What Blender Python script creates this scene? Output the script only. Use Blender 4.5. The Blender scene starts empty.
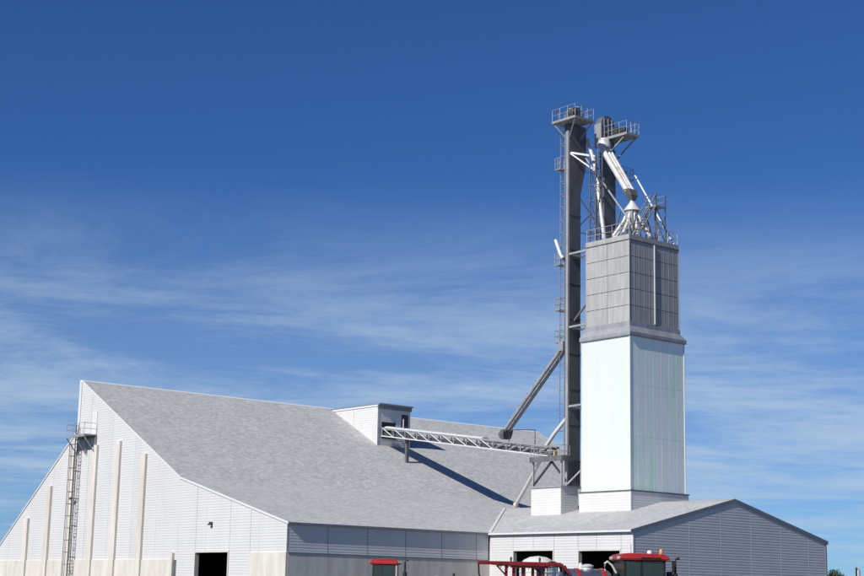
import bpy, bmesh, math, random
from mathutils import Vector, Matrix
random.seed(7)
sc = bpy.context.scene
COL = sc.collection

# ---------------------------------------------------------------- camera
F_PX, CX, CY = 1550.0, 432.0, 288.0
YAW, PITCH, ROLL = math.radians(39.79), math.radians(11.21), math.radians(1.173)
CAM = Vector((0, 0, 1.65))
_f = Vector((math.sin(YAW), math.cos(YAW), 0)); _r = Vector((math.cos(YAW), -math.sin(YAW), 0)); _u = Vector((0, 0, 1))
FWD = _f * math.cos(PITCH) + _u * math.sin(PITCH)
_U = _u * math.cos(PITCH) - _f * math.sin(PITCH)
RGT = _r * math.cos(ROLL) + _U * math.sin(ROLL)
UPV = _U * math.cos(ROLL) - _r * math.sin(ROLL)
cam_data = bpy.data.cameras.new("camera")
cam_data.sensor_width = 36.0
cam_data.lens = F_PX / 864.0 * 36.0
cam_data.clip_end = 20000
cam = bpy.data.objects.new("camera", cam_data)
COL.objects.link(cam)
cam.matrix_world = Matrix(((RGT.x, UPV.x, -FWD.x, CAM.x), (RGT.y, UPV.y, -FWD.y, CAM.y), (RGT.z, UPV.z, -FWD.z, CAM.z), (0, 0, 0, 1)))
sc.camera = cam

# ---------------------------------------------------------------- sun, sky, exposure
SUN_EL, SUN_OFF = math.radians(38), math.radians(7)
to_sun = Vector((-math.cos(SUN_OFF) * math.cos(SUN_EL), -math.sin(SUN_OFF) * math.cos(SUN_EL), math.sin(SUN_EL)))
sun_data = bpy.data.lights.new("sun", 'SUN')
sun_data.energy = 4.9; sun_data.angle = math.radians(0.5); sun_data.color = (1.0, 0.965, 0.9)
sun = bpy.data.objects.new("sun", sun_data); COL.objects.link(sun)
sun.rotation_euler = (-to_sun).to_track_quat('-Z', 'Y').to_euler()
sun.location = (0, 0, 80)

world = bpy.data.worlds.new("World"); sc.world = world; world.use_nodes = True
wn, wl = world.node_tree.nodes, world.node_tree.links
wn.clear()
def W(t, **k):
    n = wn.new(t)
    for a, b in k.items(): setattr(n, a, b)
    return n
out = W('ShaderNodeOutputWorld'); bg = W('ShaderNodeBackground'); bg.inputs['Strength'].default_value = 0.08
sky = W('ShaderNodeTexSky', sky_type='NISHITA', sun_disc=False)
sky.sun_elevation = SUN_EL; sky.sun_rotation = math.atan2(to_sun.x, to_sun.y)
sky.altitude = 300; sky.air_density = 0.8; sky.dust_density = 0.0; sky.ozone_density = 1.0
geo = W('ShaderNodeTexCoord')
sep = W('ShaderNodeSeparateXYZ'); wl.new(geo.outputs['Generated'], sep.inputs[0])
def M(op, a, b=None, c=None, clamp=False):
    n = W('ShaderNodeMath', operation=op, use_clamp=clamp)
    for i, v in enumerate((a, b, c)):
        if v is None: continue
        if isinstance(v, (int, float)): n.inputs[i].default_value = v
        else: wl.new(v, n.inputs[i])
    return n.outputs[0]
# high thin cloud sheet: directions projected on a plane overhead
zc = M('MAXIMUM', sep.outputs[2], 0.0)
den = M('ADD', zc, 0.05)
px_, py_ = M('DIVIDE', sep.outputs[0], den), M('DIVIDE', sep.outputs[1], den)
# rotate so that the streaks lie across the line of sight
ca, sa = math.cos(YAW), math.sin(YAW)
cu = M('SUBTRACT', M('MULTIPLY', px_, ca), M('MULTIPLY', py_, sa))
cv = M('ADD', M('MULTIPLY', px_, sa), M('MULTIPLY', py_, ca))
CLOUD_OFF = (44.2, 17.7)
comb = W('ShaderNodeCombineXYZ'); wl.new(M('ADD', M('MULTIPLY', cu, .68), CLOUD_OFF[0]), comb.inputs[0]); wl.new(M('ADD', cv, CLOUD_OFF[1]), comb.inputs[1])
n1 = W('ShaderNodeTexNoise'); n1.inputs['Scale'].default_value = 1.0; n1.inputs['Detail'].default_value = 9; n1.inputs['Roughness'].default_value = 0.7; n1.inputs['Distortion'].default_value = 0.3
wl.new(comb.outputs[0], n1.inputs['Vector'])
n2 = W('ShaderNodeTexNoise'); n2.inputs['Scale'].default_value = 0.3; n2.inputs['Detail'].default_value = 4
wl.new(comb.outputs[0], n2.inputs['Vector'])
cl = M('ADD', M('MULTIPLY', n1.outputs[0], 0.7), M('MULTIPLY', n2.outputs[0], 0.42))
cmask = W('ShaderNodeMapRange', interpolation_type='SMOOTHSTEP'); cmask.inputs[1].default_value = 0.45; cmask.inputs[2].default_value = 0.68
wl.new(cl, cmask.inputs[0])
band = W('ShaderNodeMapRange', interpolation_type='SMOOTHSTEP'); band.inputs[1].default_value = 0.27; band.inputs[2].default_value = 0.13
wl.new(sep.outputs[2], band.inputs[0])
cfac = M('MULTIPLY', M('ADD', M('MULTIPLY', cmask.outputs[0], .56), .19), band.outputs[0], clamp=True)
grade = W('ShaderNodeMix', data_type='RGBA', blend_type='MULTIPLY'); grade.inputs[0].default_value = 1.0
wl.new(sky.outputs[0], grade.inputs[6]); grade.inputs[7].default_value = (.30, .60, 1.06, 1)
mix = W('ShaderNodeMix', data_type='RGBA')
wl.new(cfac, mix.inputs[0]); wl.new(grade.outputs[2], mix.inputs[6]); mix.inputs[7].default_value = (5.9, 7.5, 9.2, 1)
wl.new(mix.outputs[2], bg.inputs['Color']); wl.new(bg.outputs[0], out.inputs[0])

sc.view_settings.view_transform = 'Standard'; sc.view_settings.look = 'None'
sc.view_settings.exposure = 0.0; sc.view_settings.gamma = 1.0; sc.view_settings.use_curve_mapping = False
sc.cycles.max_bounces = 8

# ---------------------------------------------------------------- picture -> place helpers
def ray(x, y): return RGT * ((x - CX) / F_PX) - UPV * ((y - CY) / F_PX) + FWD
def onX(x, y, v): d = ray(x, y); return CAM + d * ((v - CAM.x) / d.x)
def onY(x, y, v): d = ray(x, y); return CAM + d * ((v - CAM.y) / d.y)
def onZ(x, y, v): d = ray(x, y); return CAM + d * ((v - CAM.z) / d.z)
def atD(x, y, d): return CAM + ray(x, y) * d

# ---------------------------------------------------------------- materials
MATS = {}
def new_mat(name):
    m = bpy.data.materials.new(name); m.use_nodes = True; MATS[name] = m
    nt = m.node_tree; b = nt.nodes['Principled BSDF']
    return m, nt, b
def node(nt, t, **k):
    n = nt.nodes.new(t)
    for a, b in k.items(): setattr(n, a, b)
    return n
def mottled(name, c1, c2, scale=1.0, stretch=(1, 1, 1), rough=0.6, metal=0.0, bump=0.0, bscale=40, lo=0.35, hi=0.65, c3=None, fine=0.0, coat=0.0, spec=0.5, tint=0.04, alb=.87):
    c1, c2 = [c * alb for c in c1], [c * alb for c in c2]
    if c3: c3 = [c * alb for c in c3]
    m, nt, b = new_mat(name)
    tc = node(nt, 'ShaderNodeTexCoord'); mp = node(nt, 'ShaderNodeMapping'); mp.inputs['Scale'].default_value = stretch
    nt.links.new(tc.outputs['Object'], mp.inputs[0])
    n = node(nt, 'ShaderNodeTexNoise'); n.inputs['Scale'].default_value = scale; n.inputs['Detail'].default_value = 6; n.inputs['Roughness'].default_value = 0.6
    nt.links.new(mp.outputs[0], n.inputs['Vector'])
    r = node(nt, 'ShaderNodeValToRGB'); e = r.color_ramp.elements
    e[0].position = lo; e[0].color = (*c1, 1); e[1].position = hi; e[1].color = (*c2, 1)
    if c3: q = e.new((lo + hi) / 2); q.color = (*c3, 1)
    nt.links.new(n.outputs[0], r.inputs[0])
    col = r.outputs[0]
    if fine:
        n3 = node(nt, 'ShaderNodeTexNoise'); n3.inputs['Scale'].default_value = bscale; n3.inputs['Detail'].default_value = 3
        nt.links.new(tc.outputs['Object'], n3.inputs['Vector'])
        mr = node(nt, 'ShaderNodeMapRange'); mr.inputs[1].default_value = .3; mr.inputs[2].default_value = .7; mr.inputs[3].default_value = 1 - fine; mr.inputs[4].default_value = 1 + fine
        nt.links.new(n3.outputs[0], mr.inputs[0])
        mx = node(nt, 'ShaderNodeMix', data_type='RGBA', blend_type='MULTIPLY'); mx.inputs[0].default_value = 1
        nt.links.new(col, mx.inputs[6]); nt.links.new(mr.outputs[0], mx.inputs[7]); col = mx.outputs[2]
    if tint:                                     # every piece a shade of its own
        oi = node(nt, 'ShaderNodeObjectInfo'); mr = node(nt, 'ShaderNodeMapRange'); mr.inputs[3].default_value = 1 - tint; mr.inputs[4].default_value = 1 + tint
        nt.links.new(oi.outputs['Random'], mr.inputs[0])
        mx = node(nt, 'ShaderNodeMix', data_type='RGBA', blend_type='MULTIPLY'); mx.inputs[0].default_value = 1
        nt.links.new(col, mx.inputs[6]); nt.links.new(mr.outputs[0], mx.inputs[7]); col = mx.outputs[2]
    nt.links.new(col, b.inputs['Base Color'])
    b.inputs['Roughness'].default_value = rough; b.inputs['Metallic'].default_value = metal
    b.inputs['Specular IOR Level'].default_value = spec
    if coat: b.inputs['Coat Weight'].default_value = coat; b.inputs['Coat Roughness'].default_value = 0.08
    if bump:
        nb = node(nt, 'ShaderNodeTexNoise'); nb.inputs['Scale'].default_value = bscale; nb.inputs['Detail'].default_value = 4
        nt.links.new(tc.outputs['Object'], nb.inputs['Vector'])
        bm_ = node(nt, 'ShaderNodeBump'); bm_.inputs['Strength'].default_value = bump; bm_.inputs['Distance'].default_value = 0.02
        nt.links.new(nb.outputs[0], bm_.inputs['Height']); nt.links.new(bm_.outputs[0], b.inputs['Normal'])
    return m
siding_m = mottled('white_siding', (.715, .71, .70), (.755, .75, .74), 0.6, (1, 1, .25), rough=.45, fine=.02, bscale=8, tint=.018, spec=.35)
trim_m = mottled('white_trim', (.78, .79, .8), (.83, .83, .83), 1, rough=.4, tint=.01)
concrete_m = mottled('cream_concrete', (.66, .62, .55), (.80, .765, .70), 0.9, (1.6, 1.6, .35), rough=.9, bump=.3, bscale=14, fine=.06, tint=.035, spec=.2)
graytrim_m = mottled('grey_blue_trim', (.20, .22, .26), (.25, .27, .31), 1.5, rough=.5, tint=.02)
body_m = mottled('inner_wall', (.10, .10, .10), (.16, .155, .15), 1, rough=.9)
galv_m = mottled('galvanised_steel', (.34, .35, .37), (.46, .47, .49), 1.4, (1, 1, .5), rough=.5, metal=.25, fine=.06, bscale=10, tint=.04)
darkgalv_m = mottled('weathered_steel', (.13, .13, .135), (.21, .21, .215), 1.1, (1, 1, .4), rough=.55, metal=.25, fine=.06, bscale=9, tint=.04)
concpanel_m = mottled('grey_panel', (.40, .40, .395), (.50, .50, .495), 1.3, (2.2, 2.2, .35), rough=.75, fine=.05, bscale=9, tint=.035, spec=.25)
dark_m = mottled('dark_steel', (.05, .055, .06), (.09, .095, .10), 2, rough=.6, metal=.2)
belt_m = mottled('belt_rubber', (.025, .025, .028), (.05, .05, .05), 3, rough=.85)
whitepipe_m = mottled('pale_spout_steel', (.66, .65, .63), (.80, .79, .77), 2, rough=.4, metal=.15, tint=.03)
rust_m = mottled('stained_spout_steel', (.42, .27, .18), (.78, .75, .72), 1.6, (1, 1, 1), rough=.45, metal=.15, lo=.3, hi=.5)
fg_m = mottled('mint_fibreglass', (.81, .88, .79), (.85, .885, .82), .7, (1.2, 1.2, .12), rough=.33, lo=.3, hi=.7, tint=.008, spec=.5)
fgs_m = mottled('stained_fibreglass_shade_lift', (.62, .90, .70), (.90, .86, .88), .8, (1.1, 1.1, .16), rough=.3, lo=.34, hi=.66, c3=(.90, .96, .87), tint=.02, spec=.6, alb=1.0)  # green and pink stain streaks; base colour lightened to lift the tower's shaded face
darkred_m = mottled('boom_red_paint', (.22, .012, .012), (.30, .02, .018), 2, rough=.45, tint=.03)
red_m = mottled('red_paint', (.42, .018, .014), (.50, .028, .02), 2, rough=.35, coat=.6, tint=.02)
black_m = mottled('black_plastic', (.012, .012, .013), (.025, .025, .025), 4, rough=.55, tint=.02)
rubber_m = mottled('tyre_rubber', (.018, .017, .016), (.04, .037, .034), 5, rough=.9, bump=.2)
rim_m = mottled('rim_paint', (.55, .53, .48), (.65, .63, .58), 3, rough=.45)
inox_m = mottled('stainless_steel', (.5, .5, .52), (.62, .62, .64), 2, rough=.28, metal=.9)
poly_m = mottled('white_poly', (.74, .72, .66), (.80, .78, .73), 1.5, rough=.4)
yellow_m = mottled('safety_yellow', (.48, .45, .16), (.55, .52, .22), 3, rough=.5)
orange_m = mottled('amber_lens', (.75, .25, .10), (.85, .32, .16), 3, rough=.25)
cloth_m = mottled('seat_cloth', (.03, .03, .035), (.05, .05, .05), 6, rough=.9)
bark_m = mottled('bark', (.06, .045, .03), (.11, .085, .06), 4, rough=.95)
leaf_m = mottled('leaf', (.035, .06, .025), (.07, .11, .04), 1.2, rough=.6)
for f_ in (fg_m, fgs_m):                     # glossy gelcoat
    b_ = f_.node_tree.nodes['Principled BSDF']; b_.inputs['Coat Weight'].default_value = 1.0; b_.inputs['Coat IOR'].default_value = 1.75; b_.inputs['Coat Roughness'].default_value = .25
def glass_mat():
    m, nt, b = new_mat('cab_glass')
    b.inputs['Base Color'].default_value = (.10, .16, .15, 1); b.inputs['Roughness'].default_value = .04
    b.inputs['Transmission Weight'].default_value = .75; b.inputs['IOR'].default_value = 1.45
    return m
glass_m = glass_mat()
def shingle(name, swap):
    m, nt, b = new_mat(name)
    tc = node(nt, 'ShaderNodeTexCoord'); mp = node(nt, 'ShaderNodeMapping')
    if swap: mp.inputs['Rotation'].default_value = (0, 0, math.pi / 2)
    nt.links.new(tc.outputs['Object'], mp.inputs[0])
    br = node(nt, 'ShaderNodeTexBrick'); br.offset = .5; br.inputs['Scale'].default_value = 1.0
    br.inputs['Brick Width'].default_value = .36; br.inputs['Row Height'].default_value = .15; br.inputs['Mortar Size'].default_value = .006; br.inputs['Bias'].default_value = 0.0
    br.inputs['Color1'].default_value = (.385, .383, .382, 1); br.inputs['Color2'].default_value = (.515, .512, .508, 1); br.inputs['Mortar'].default_value = (.31, .31, .31, 1)
    nt.links.new(mp.outputs[0], br.inputs['Vector'])
    n = node(nt, 'ShaderNodeTexNoise'); n.inputs['Scale'].default_value = .35; n.inputs['Detail'].default_value = 5
    nt.links.new(mp.outputs[0], n.inputs['Vector'])
    mr = node(nt, 'ShaderNodeMapRange'); mr.inputs[1].default_value = .3; mr.inputs[2].default_value = .7; mr.inputs[3].default_value = .96; mr.inputs[4].default_value = 1.04
    nt.links.new(n.outputs[0], mr.inputs[0])
    mp2 = node(nt, 'ShaderNodeMapping'); mp2.inputs['Scale'].default_value = (2.2, 4.0, 1)
    nt.links.new(mp.outputs[0], mp2.inputs[0])
    n2 = node(nt, 'ShaderNodeTexNoise'); n2.inputs['Scale'].default_value = 1.0; n2.inputs['Detail'].default_value = 3
    nt.links.new(mp2.outputs[0], n2.inputs['Vector'])
    mr2 = node(nt, 'ShaderNodeMapRange'); mr2.inputs[1].default_value = .3; mr2.inputs[2].default_value = .7; mr2.inputs[3].default_value = .90; mr2.inputs[4].default_value = 1.10
    nt.links.new(n2.outputs[0], mr2.inputs[0])
    mm = node(nt, 'ShaderNodeMath', operation='MULTIPLY'); nt.links.new(mr.outputs[0], mm.inputs[0]); nt.links.new(mr2.outputs[0], mm.inputs[1])
    mx = node(nt, 'ShaderNodeMix', data_type='RGBA', blend_type='MULTIPLY'); mx.inputs[0].default_value = 1
    nt.links.new(br.outputs[0], mx.inputs[6]); nt.links.new(mm.outputs[0], mx.inputs[7]); nt.links.new(mx.outputs[2], b.inputs['Base Color'])
    bp = node(nt, 'ShaderNodeBump'); bp.inputs['Strength'].default_value = .35; bp.inputs['Distance'].default_value = .01
    nt.links.new(br.outputs['Color'], bp.inputs['Height']); nt.links.new(bp.outputs[0], b.inputs['Normal'])
    b.inputs['Roughness'].default_value = .92; b.inputs['Specular IOR Level'].default_value = .2
    return m
shingle_m = shingle('grey_shingle', False); shingle2_m = shingle('grey_shingle_cross', True)
ground_m = mottled('gravel_lot', (.06, .056, .05), (.10, .093, .082), .25, rough=.95, bump=.4, bscale=6, fine=.12, tint=0)

# ---------------------------------------------------------------- mesh helpers
class MB:
    def __init__(s): s.bm = bmesh.new()
    def box(s, x0, x1, y0, y1, z0, z1, bev=0):
        v = [s.bm.verts.new(c) for c in ((x0, y0, z0), (x1, y0, z0), (x1, y1, z0), (x0, y1, z0), (x0, y0, z1), (x1, y0, z1), (x1, y1, z1), (x0, y1, z1))]
        fs = [s.bm.faces.new([v[i] for i in q]) for q in ((0, 3, 2, 1), (4, 5, 6, 7), (0, 1, 5, 4), (1, 2, 6, 5), (2, 3, 7, 6), (3, 0, 4, 7))]
        if bev:
            es = list({e for f in fs for e in f.edges})
            bmesh.ops.bevel(s.bm, geom=es, offset=bev, segments=2, affect='EDGES', profile=.6)
        return s
    def prism(s, poly, axis, c0, c1):
        def P(a, b, c): return {'x': (c, a, b), 'y': (a, c, b), 'z': (a, b, c)}[axis]
        A = [s.bm.verts.new(P(a, b, c0)) for a, b in poly]; B = [s.bm.verts.new(P(a, b, c1)) for a, b in poly]
        n = len(poly)
        s.bm.faces.new(A); s.bm.faces.new(B[::-1])
        for i in range(n): s.bm.faces.new((A[i], B[i], B[(i + 1) % n], A[(i + 1) % n]))
        return s
    def loft(s, rings, cap=True):
        R = [[s.bm.verts.new(p) for p in r] for r in rings]
        n = len(R[0])
        for a, b in zip(R, R[1:]):
            for i in range(n): s.bm.faces.new((a[i], a[(i + 1) % n], b[(i + 1) % n], b[i]))
        if cap:
            s.bm.faces.new(R[0][::-1]); s.bm.faces.new(R[-1])
        return s
    def tube(s, pts, r, n=8):
        pts = [Vector(p) for p in pts]; rings = []
        rr = r if isinstance(r, (list, tuple)) else [r] * len(pts)
        prev = None
        for i, p in enumerate(pts):
            d = ((pts[i + 1] - p) if i == 0 else (p - pts[i - 1]) if i == len(pts) - 1 else (pts[i + 1] - p).normalized() + (p - pts[i - 1]).normalized()).normalized()
            ref = Vector((0, 0, 1)) if abs(d.z) < .95 else Vector((1, 0, 0))
            a = d.cross(ref).normalized(); b = d.cross(a)
            rings.append([p + (a * math.cos(t) + b * math.sin(t)) * rr[i] for t in [2 * math.pi * k / n + math.pi / n for k in range(n)]])
        return s.loft(rings)
    def bar(s, a, b, w=.08, h=None): return s.tube((a, b), w * .707, 4)
    def lathe(s, c, prof, n=20, axis='z', closed=False):
        rings = []
        if closed: prof = list(prof) + [prof[0]]
        for r, z in prof:
            ring = []
            for k in range(n):
                t = 2 * math.pi * k / n; u, v = max(r, .001) * math.cos(t), max(r, .001) * math.sin(t)
                ring.append({'z': (c[0] + u, c[1] + v, c[2] + z), 'y': (c[0] + u, c[1] + z, c[2] + v), 'x': (c[0] + z, c[1] + u, c[2] + v)}[axis])
            rings.append(ring)
        return s.loft(rings, cap=not closed)
    def clip(s, co, no):
        g = list(s.bm.verts) + list(s.bm.edges) + list(s.bm.faces)
        bmesh.ops.bisect_plane(s.bm, geom=g, dist=1e-5, plane_co=co, plane_no=no, clear_outer=True)
        return s
    def build(s, name, mat, parent=None, smooth=False, origin=None):
        if not s.bm.faces: s.bm.free(); return None
        o_ = ORG.get(parent.name, Vector()) if parent is not None else (Vector(origin) if origin else Vector())
        if o_.length: bmesh.ops.translate(s.bm, verts=s.bm.verts, vec=-o_)
        bmesh.ops.recalc_face_normals(s.bm, faces=s.bm.faces)
        me = bpy.data.meshes.new(name); s.bm.to_mesh(me); s.bm.free()
        me.materials.append(mat)
        if smooth:
            me.polygons.foreach_set('use_smooth', [True] * len(me.polygons))
            me.set_sharp_from_angle(angle=math.radians(38))
        ob = bpy.data.objects.new(name, me); COL.objects.link(ob)
        if parent is not None:
            ob.parent = parent; ORG[ob.name] = o_
        else:
            ob.location = o_; ORG[ob.name] = o_
        return ob
ORG = {}
def thing(name, loc, label, cat, group=None, local=False, rz=0):
    o = bpy.data.objects.new(name, None); COL.objects.link(o); o.location = loc; o.rotation_euler.z = rz
    o.empty_display_size = .3
    ORG[o.name] = Vector() if local else Vector(loc)
    return tag(o, label, cat, group)
def tag(o, label, cat, group=None):
    o['label'] = label; o['category'] = cat
    if group: o['group'] = group
    return o
def struct(o): o['kind'] = 'structure'; return o

PITCH_S, DEP = 0.21, 0.011
def siding(parent, axis, coord, out_s, a0, a1, z0, z1, mat=None, clips=(), gap=.012, name='panel', pitch=PITCH_S):
    """horizontal ribbed metal sheet between a0..a1, facing out_s along axis"""
    mb = MB(); rows = []
    k = math.floor(z0 / pitch)
    z = k * pitch
    prof = ((0, 0), (.60, 0), (.70, DEP), (.90, DEP))
    pts = []
    while z < z1 + pitch:
        for t, d in prof: pts.append((z + t * pitch, d))
        z += pitch
    pts = [p for p in pts if z0 < p[0] < z1]
    pts = [(z0, pts[0][1])] + pts + [(z1, pts[-1][1])]
    a, b = a0 + gap, a1 - gap
    for zz, d in pts:
        c = coord - out_s * d
        rows.append([mb.bm.verts.new((c, q, zz) if axis == 'x' else (q, c, zz)) for q in (a, b)])
    for r, s_ in zip(rows, rows[1:]): mb.bm.faces.new((r[0], r[1], s_[1], s_[0]))
    for co, no in clips: mb.clip(co, no)
    return mb.build(name, mat or siding_m, parent)

# ================================================================ ground
g = MB(); g.box(-6000, 6000, -6000, 6000, -.5, 0)
struct(g.build('ground', ground_m))

# ================================================================ main storage building
X0, X1 = 64.68, 121.2
YE, ZE = 93.43, 6.67          # near eave
YB, ZB = 108.59, 10.54        # roof break
YR, ZR = 126.45, 19.97        # ridge
YC, ZC_ = 126.85, 15.5        # clerestory foot
YF, ZF = 143.1, 4.25          # far eave
K1 = (ZB - ZE) / (YB - YE); K2 = (ZR - ZB) / (YR - YB); K3 = (ZC_ - ZF) / (YF - YC)
def roofz(y):
    if y <= YB: return ZE + K1 * (y - YE)
    if y <= YR: return ZB + K2 * (y - YB)
    if y <= YC: return ZR
    return ZC_ - K3 * (y - YC)
barn = thing('storage_building', (X0, YE, 0), 'large white storage building with long grey shingle roof and cream pilasters on its end wall', 'building')
DOOR = (101.02, 105.9, 4.53)
cols = [93.43, 97.08, 98.2, 101.02, 104.4, 105.9, 108.59, 112.2, 116.25, 120.3, 124.4, 126.86, 130.9, 135.1, 139.3, 143.1]
# structural wall behind the sheets
def wall_body(x0, x1, door):
    mb = MB()
    for a, b in zip([cols[0] + .07] + cols[1:], cols[1:]):
        z0 = DOOR[2] if (door and a >= DOOR[0] - .01 and b <= DOOR[1] + .01) else 0
        ta, tb = roofz(a + .001) - .12, roofz(b - .001) - .12
        mb.prism([(a, z0), (b, z0), (b, tb), (a, ta)], 'x', x0, x1)
    return mb
gw = wall_body(X0 + .06, X0 + .30, True).build('gable_wall', body_m, barn)
for a, b in zip(cols, cols[1:]):
    if a >= 109.1 or abs(a - 108.59) < .01: z0 = 3.98
    elif b <= 98.21: z0 = 4.45
    elif a >= DOOR[0] - .01 and b <= DOOR[1] + .01: z0 = DOOR[2] + .12
    else: z0 = 0
    clips = []
    m_ = (a + b) / 2
    if m_ < YB: clips = [((X0, YE, ZE - .05), (0, -K1, 1))]
    elif m_ < YC: clips = [((X0, YB, ZB - .05), (0, -K2, 1))]
    else: clips = [((X0, YC, ZC_ - .05), (0, K3, 1))]
    siding(gw, 'x', X0, -1, a, b, z0, 19.95 if a < YR < b else max(roofz(a + .001), roofz(b - .001)), clips=clips)
# panel at the step (108.59-109.3) reaches the post
for y in (97.08, 104.4, 112.2, 116.25, 120.3, 130.9, 135.1, 139.3, 108.59):
    z0 = 4.0 if y > 109 else (DOOR[2] + .2 if 101 < y < 106 else 4.5 if y < 98.3 else 0)
    MB().box(X0 - .012, X0 + .03, y - .03, y + .03, z0, roofz(y) - .15).build('seam_strip', siding_m, gw)
# concrete base, one slab per bay
bays = [109.35, 114.06, 118.5, 122.59, 126.8, 130.97, 135.15, 139.3, 143.1]
for a, b in zip(bays, bays[1:]):
    MB().box(X0 - .10, X0 + .05, a + .012, b - .012, 0, 4.02).build('concrete_slab', concrete_m, gw)
MB().box(X0 - .22, X0 + .05, 108.95, 109.34, 0, 4.55).build('concrete_post', concrete_m, gw)
MB().box(X0 - .10, X0 + .05, 93.34, 98.2, 0, 4.47).build('concrete_slab', concrete_m, gw)
for y, zt in ((135.25, 7.9), (131.0, 10.7), (126.85, 13.6), (122.65, 13.95), (118.55, 14.05), (114.1, 12.7)):
    MB().prism([(y - .0, 4.021), (y + .8, 4.021), (y + .8, zt), (y, zt)], 'x', X0 - .22, X0 + .04).build('pilaster', concrete_m, gw)
    MB().box(X0 - .24, X0 - .101, y - .01, y + .81, 0, 4.02).build('pilaster_foot', concrete_m, gw)
# door opening trim
dt = MB(); dt.box(X0 - .06, X0 + .32, DOOR[0] - .0, DOOR[0] + .10, 0, DOOR[2]); dt.box(X0 - .06, X0 + .32, DOOR[1] - .10, DOOR[1], 0, DOOR[2]); dt.box(X0 - .06, X0 + .32, DOOR[0], DOOR[1], DOOR[2] - .0, DOOR[2] + .11)
dt.build('door_frame', concrete_m, gw)
MB().box(X0 - .03, X0 + .05, 93.415, 93.50, 4.48, ZE - .06).build('corner_trim', trim_m, gw)
wl_ = MB(); wl_.box(X0 - .22, X0 - .001, 103.5, 103.75, 6.62, 6.86, .03); wl_.box(X0 - .30, X0 - .2, 103.46, 103.79, 6.60, 6.72, .02)
wl_.build('wall_lamp', dark_m, gw)
# access door at the landing
ad = MB().box(X0 - .07, X0 + .02, 123.22, 124.05, 14.92, 16.95).build('access_door', trim_m, gw)

fw = wall_body(X1 - .3, X1 - .06, False).build('end_wall', siding_m, barn)
ew = MB(); ew.box(X0 + .06, X1 - .3, YE + .08, YE + .32, 0, ZE - .1)
ew = ew.build('eave_wall', body_m, barn)
seams = [X0 + .0, 68.35, 72.03, 75.70, 79.33, 82.95, 84.29]
for a, b in zip(seams, seams[1:]):
    siding(ew, 'y', YE, -1, a + (.01 if a == X0 else 0), b, 4.45, ZE - .05)
    MB().box(a + .012 + (.051 if a == X0 else 0), b - .012, YE - .10, YE + .07, 0, 4.44).build('concrete_slab', concrete_m, ew)
for a in seams[1:-1]:
    MB().box(a - .022, a + .022, YE - .006, YE + .05, 4.46, ZE - .12).build('seam_strip', graytrim_m, ew)
MB().box(X0 + .07, 84.2, YE - .13, YE + .02, 4.40, 4.50).build('ledge_flashing', graytrim_m, ew)
MB().box(X0, X1, YF - .3, YF, 0, ZF - .1).build('back_wall', siding_m, barn)
# roof: near steep and shallow slope, clerestory, far slope
OV, TH = .15, .14
XA, XB_ = X0 - .04, X1 + .04
r1 = MB(); r1.prism([(YE - OV, ZE - K1 * OV), (YB, ZB), (YB, ZB - TH), (YE - OV, ZE - K1 * OV - TH)], 'x', XA, XB_)
r2 = MB(); r2.prism([(YB, ZB), (YR, ZR), (YR, ZR - TH), (YB, ZB - TH)], 'x', XA, XB_)
rf = r2.build('roof', shingle_m, barn)
r1.build('lower_slope', shingle_m, rf)
MB().prism([(YC, ZC_), (YF + .35, ZF - K3 * .35), (YF + .35, ZF - K3 * .35 - TH), (YC, ZC_ - TH)], 'x', XA, XB_).build('far_slope', shingle_m, rf)
MB().box(X0 + .3, X1 - .3, YC - .14, YC - .02, ZC_ - .3, ZR - .12).build('clerestory_wall', siding_m, barn)
MB().prism([(YR - .25, ZR - .25 * K2 + .03), (YR, ZR + .04), (YC + .06, ZR + .04), (YC + .06, ZR - .18), (YC, ZR - .18), (YC, ZR - .0), (YR, ZR - .0), (YR - .25, ZR - .25 * K2)], 'x', XA - .02, XB_ + .02).build('ridge_cap', trim_m, rf)
def rake(pts, x0, x1, h, up, nm='rake_trim', mat=trim_m, par=None):
    for (a, za), (b, zb) in zip(pts, pts[1:]):
        MB().prism([(a, za - h), (b, zb - h), (b, zb + up), (a, za + up)], 'x', x0, x1).build(nm, mat, par)
for x0, x1 in ((XA - .03, XA + .03), (XB_ - .03, XB_ + .03)):
    rake([(YE - OV - .02, ZE - K1 * OV), (YB, ZB), (YR + .02, ZR)], x0, x1, .15, .02, par=rf)
    rake([(YC - .05, ZC_), (YF + .36, ZF - K3 * .36)], x0, x1, .12, .02, par=rf)
    MB().box(x0, x1, YR + .03, YC + .02, ZC_ - .2, ZR + .02).build('rake_trim', trim_m, rf)
MB().box(XA + .04, 84.1, YE - OV - .05, YE - OV, ZE - K1 * OV - TH - .02, ZE - K1 * OV - .015).build('eave_trim', graytrim_m, rf)
# dormer
DX0, DX1, DY = 92.21, 96.32, 118.55
DZ = 19.78
zb_ = roofz(DY) - .3
dm = MB(); dm.prism([(DY + .05, zb_), (YR - .3, roofz(YR - .3) - .2), (YR - .05, DZ - .05), (DY + .05, DZ - .05)], 'x', DX0 + .05, DX1 - .05)
dm = dm.build('dormer', body_m, barn)
siding(dm, 'x', DX0, -1, DY + .02, 122.4, roofz(DY) - .3, DZ - .12, clips=[((DX0, YB, ZB - .1), (0, K2, -1))])
siding(dm, 'x', DX0, -1, 122.4, YR - .2, roofz(122) - .3, DZ - .12, clips=[((DX0, YB, ZB - .1), (0, K2, -1))])
siding(dm, 'y', DY, -1, DX0 + .02, DX1 - .02, roofz(DY) - .2, DZ - .35)
MB().box(DX0 - .07, DX1 + .07, DY - .32, YR + .02, DZ - .06, DZ + .09).build('dormer_roof', graytrim_m, dm)
MB().box(DX0 - .075, DX0 + .02, DY - .04, YR - .1, DZ - .2, DZ - .061).build('dormer_trim', trim_m, dm)
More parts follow.
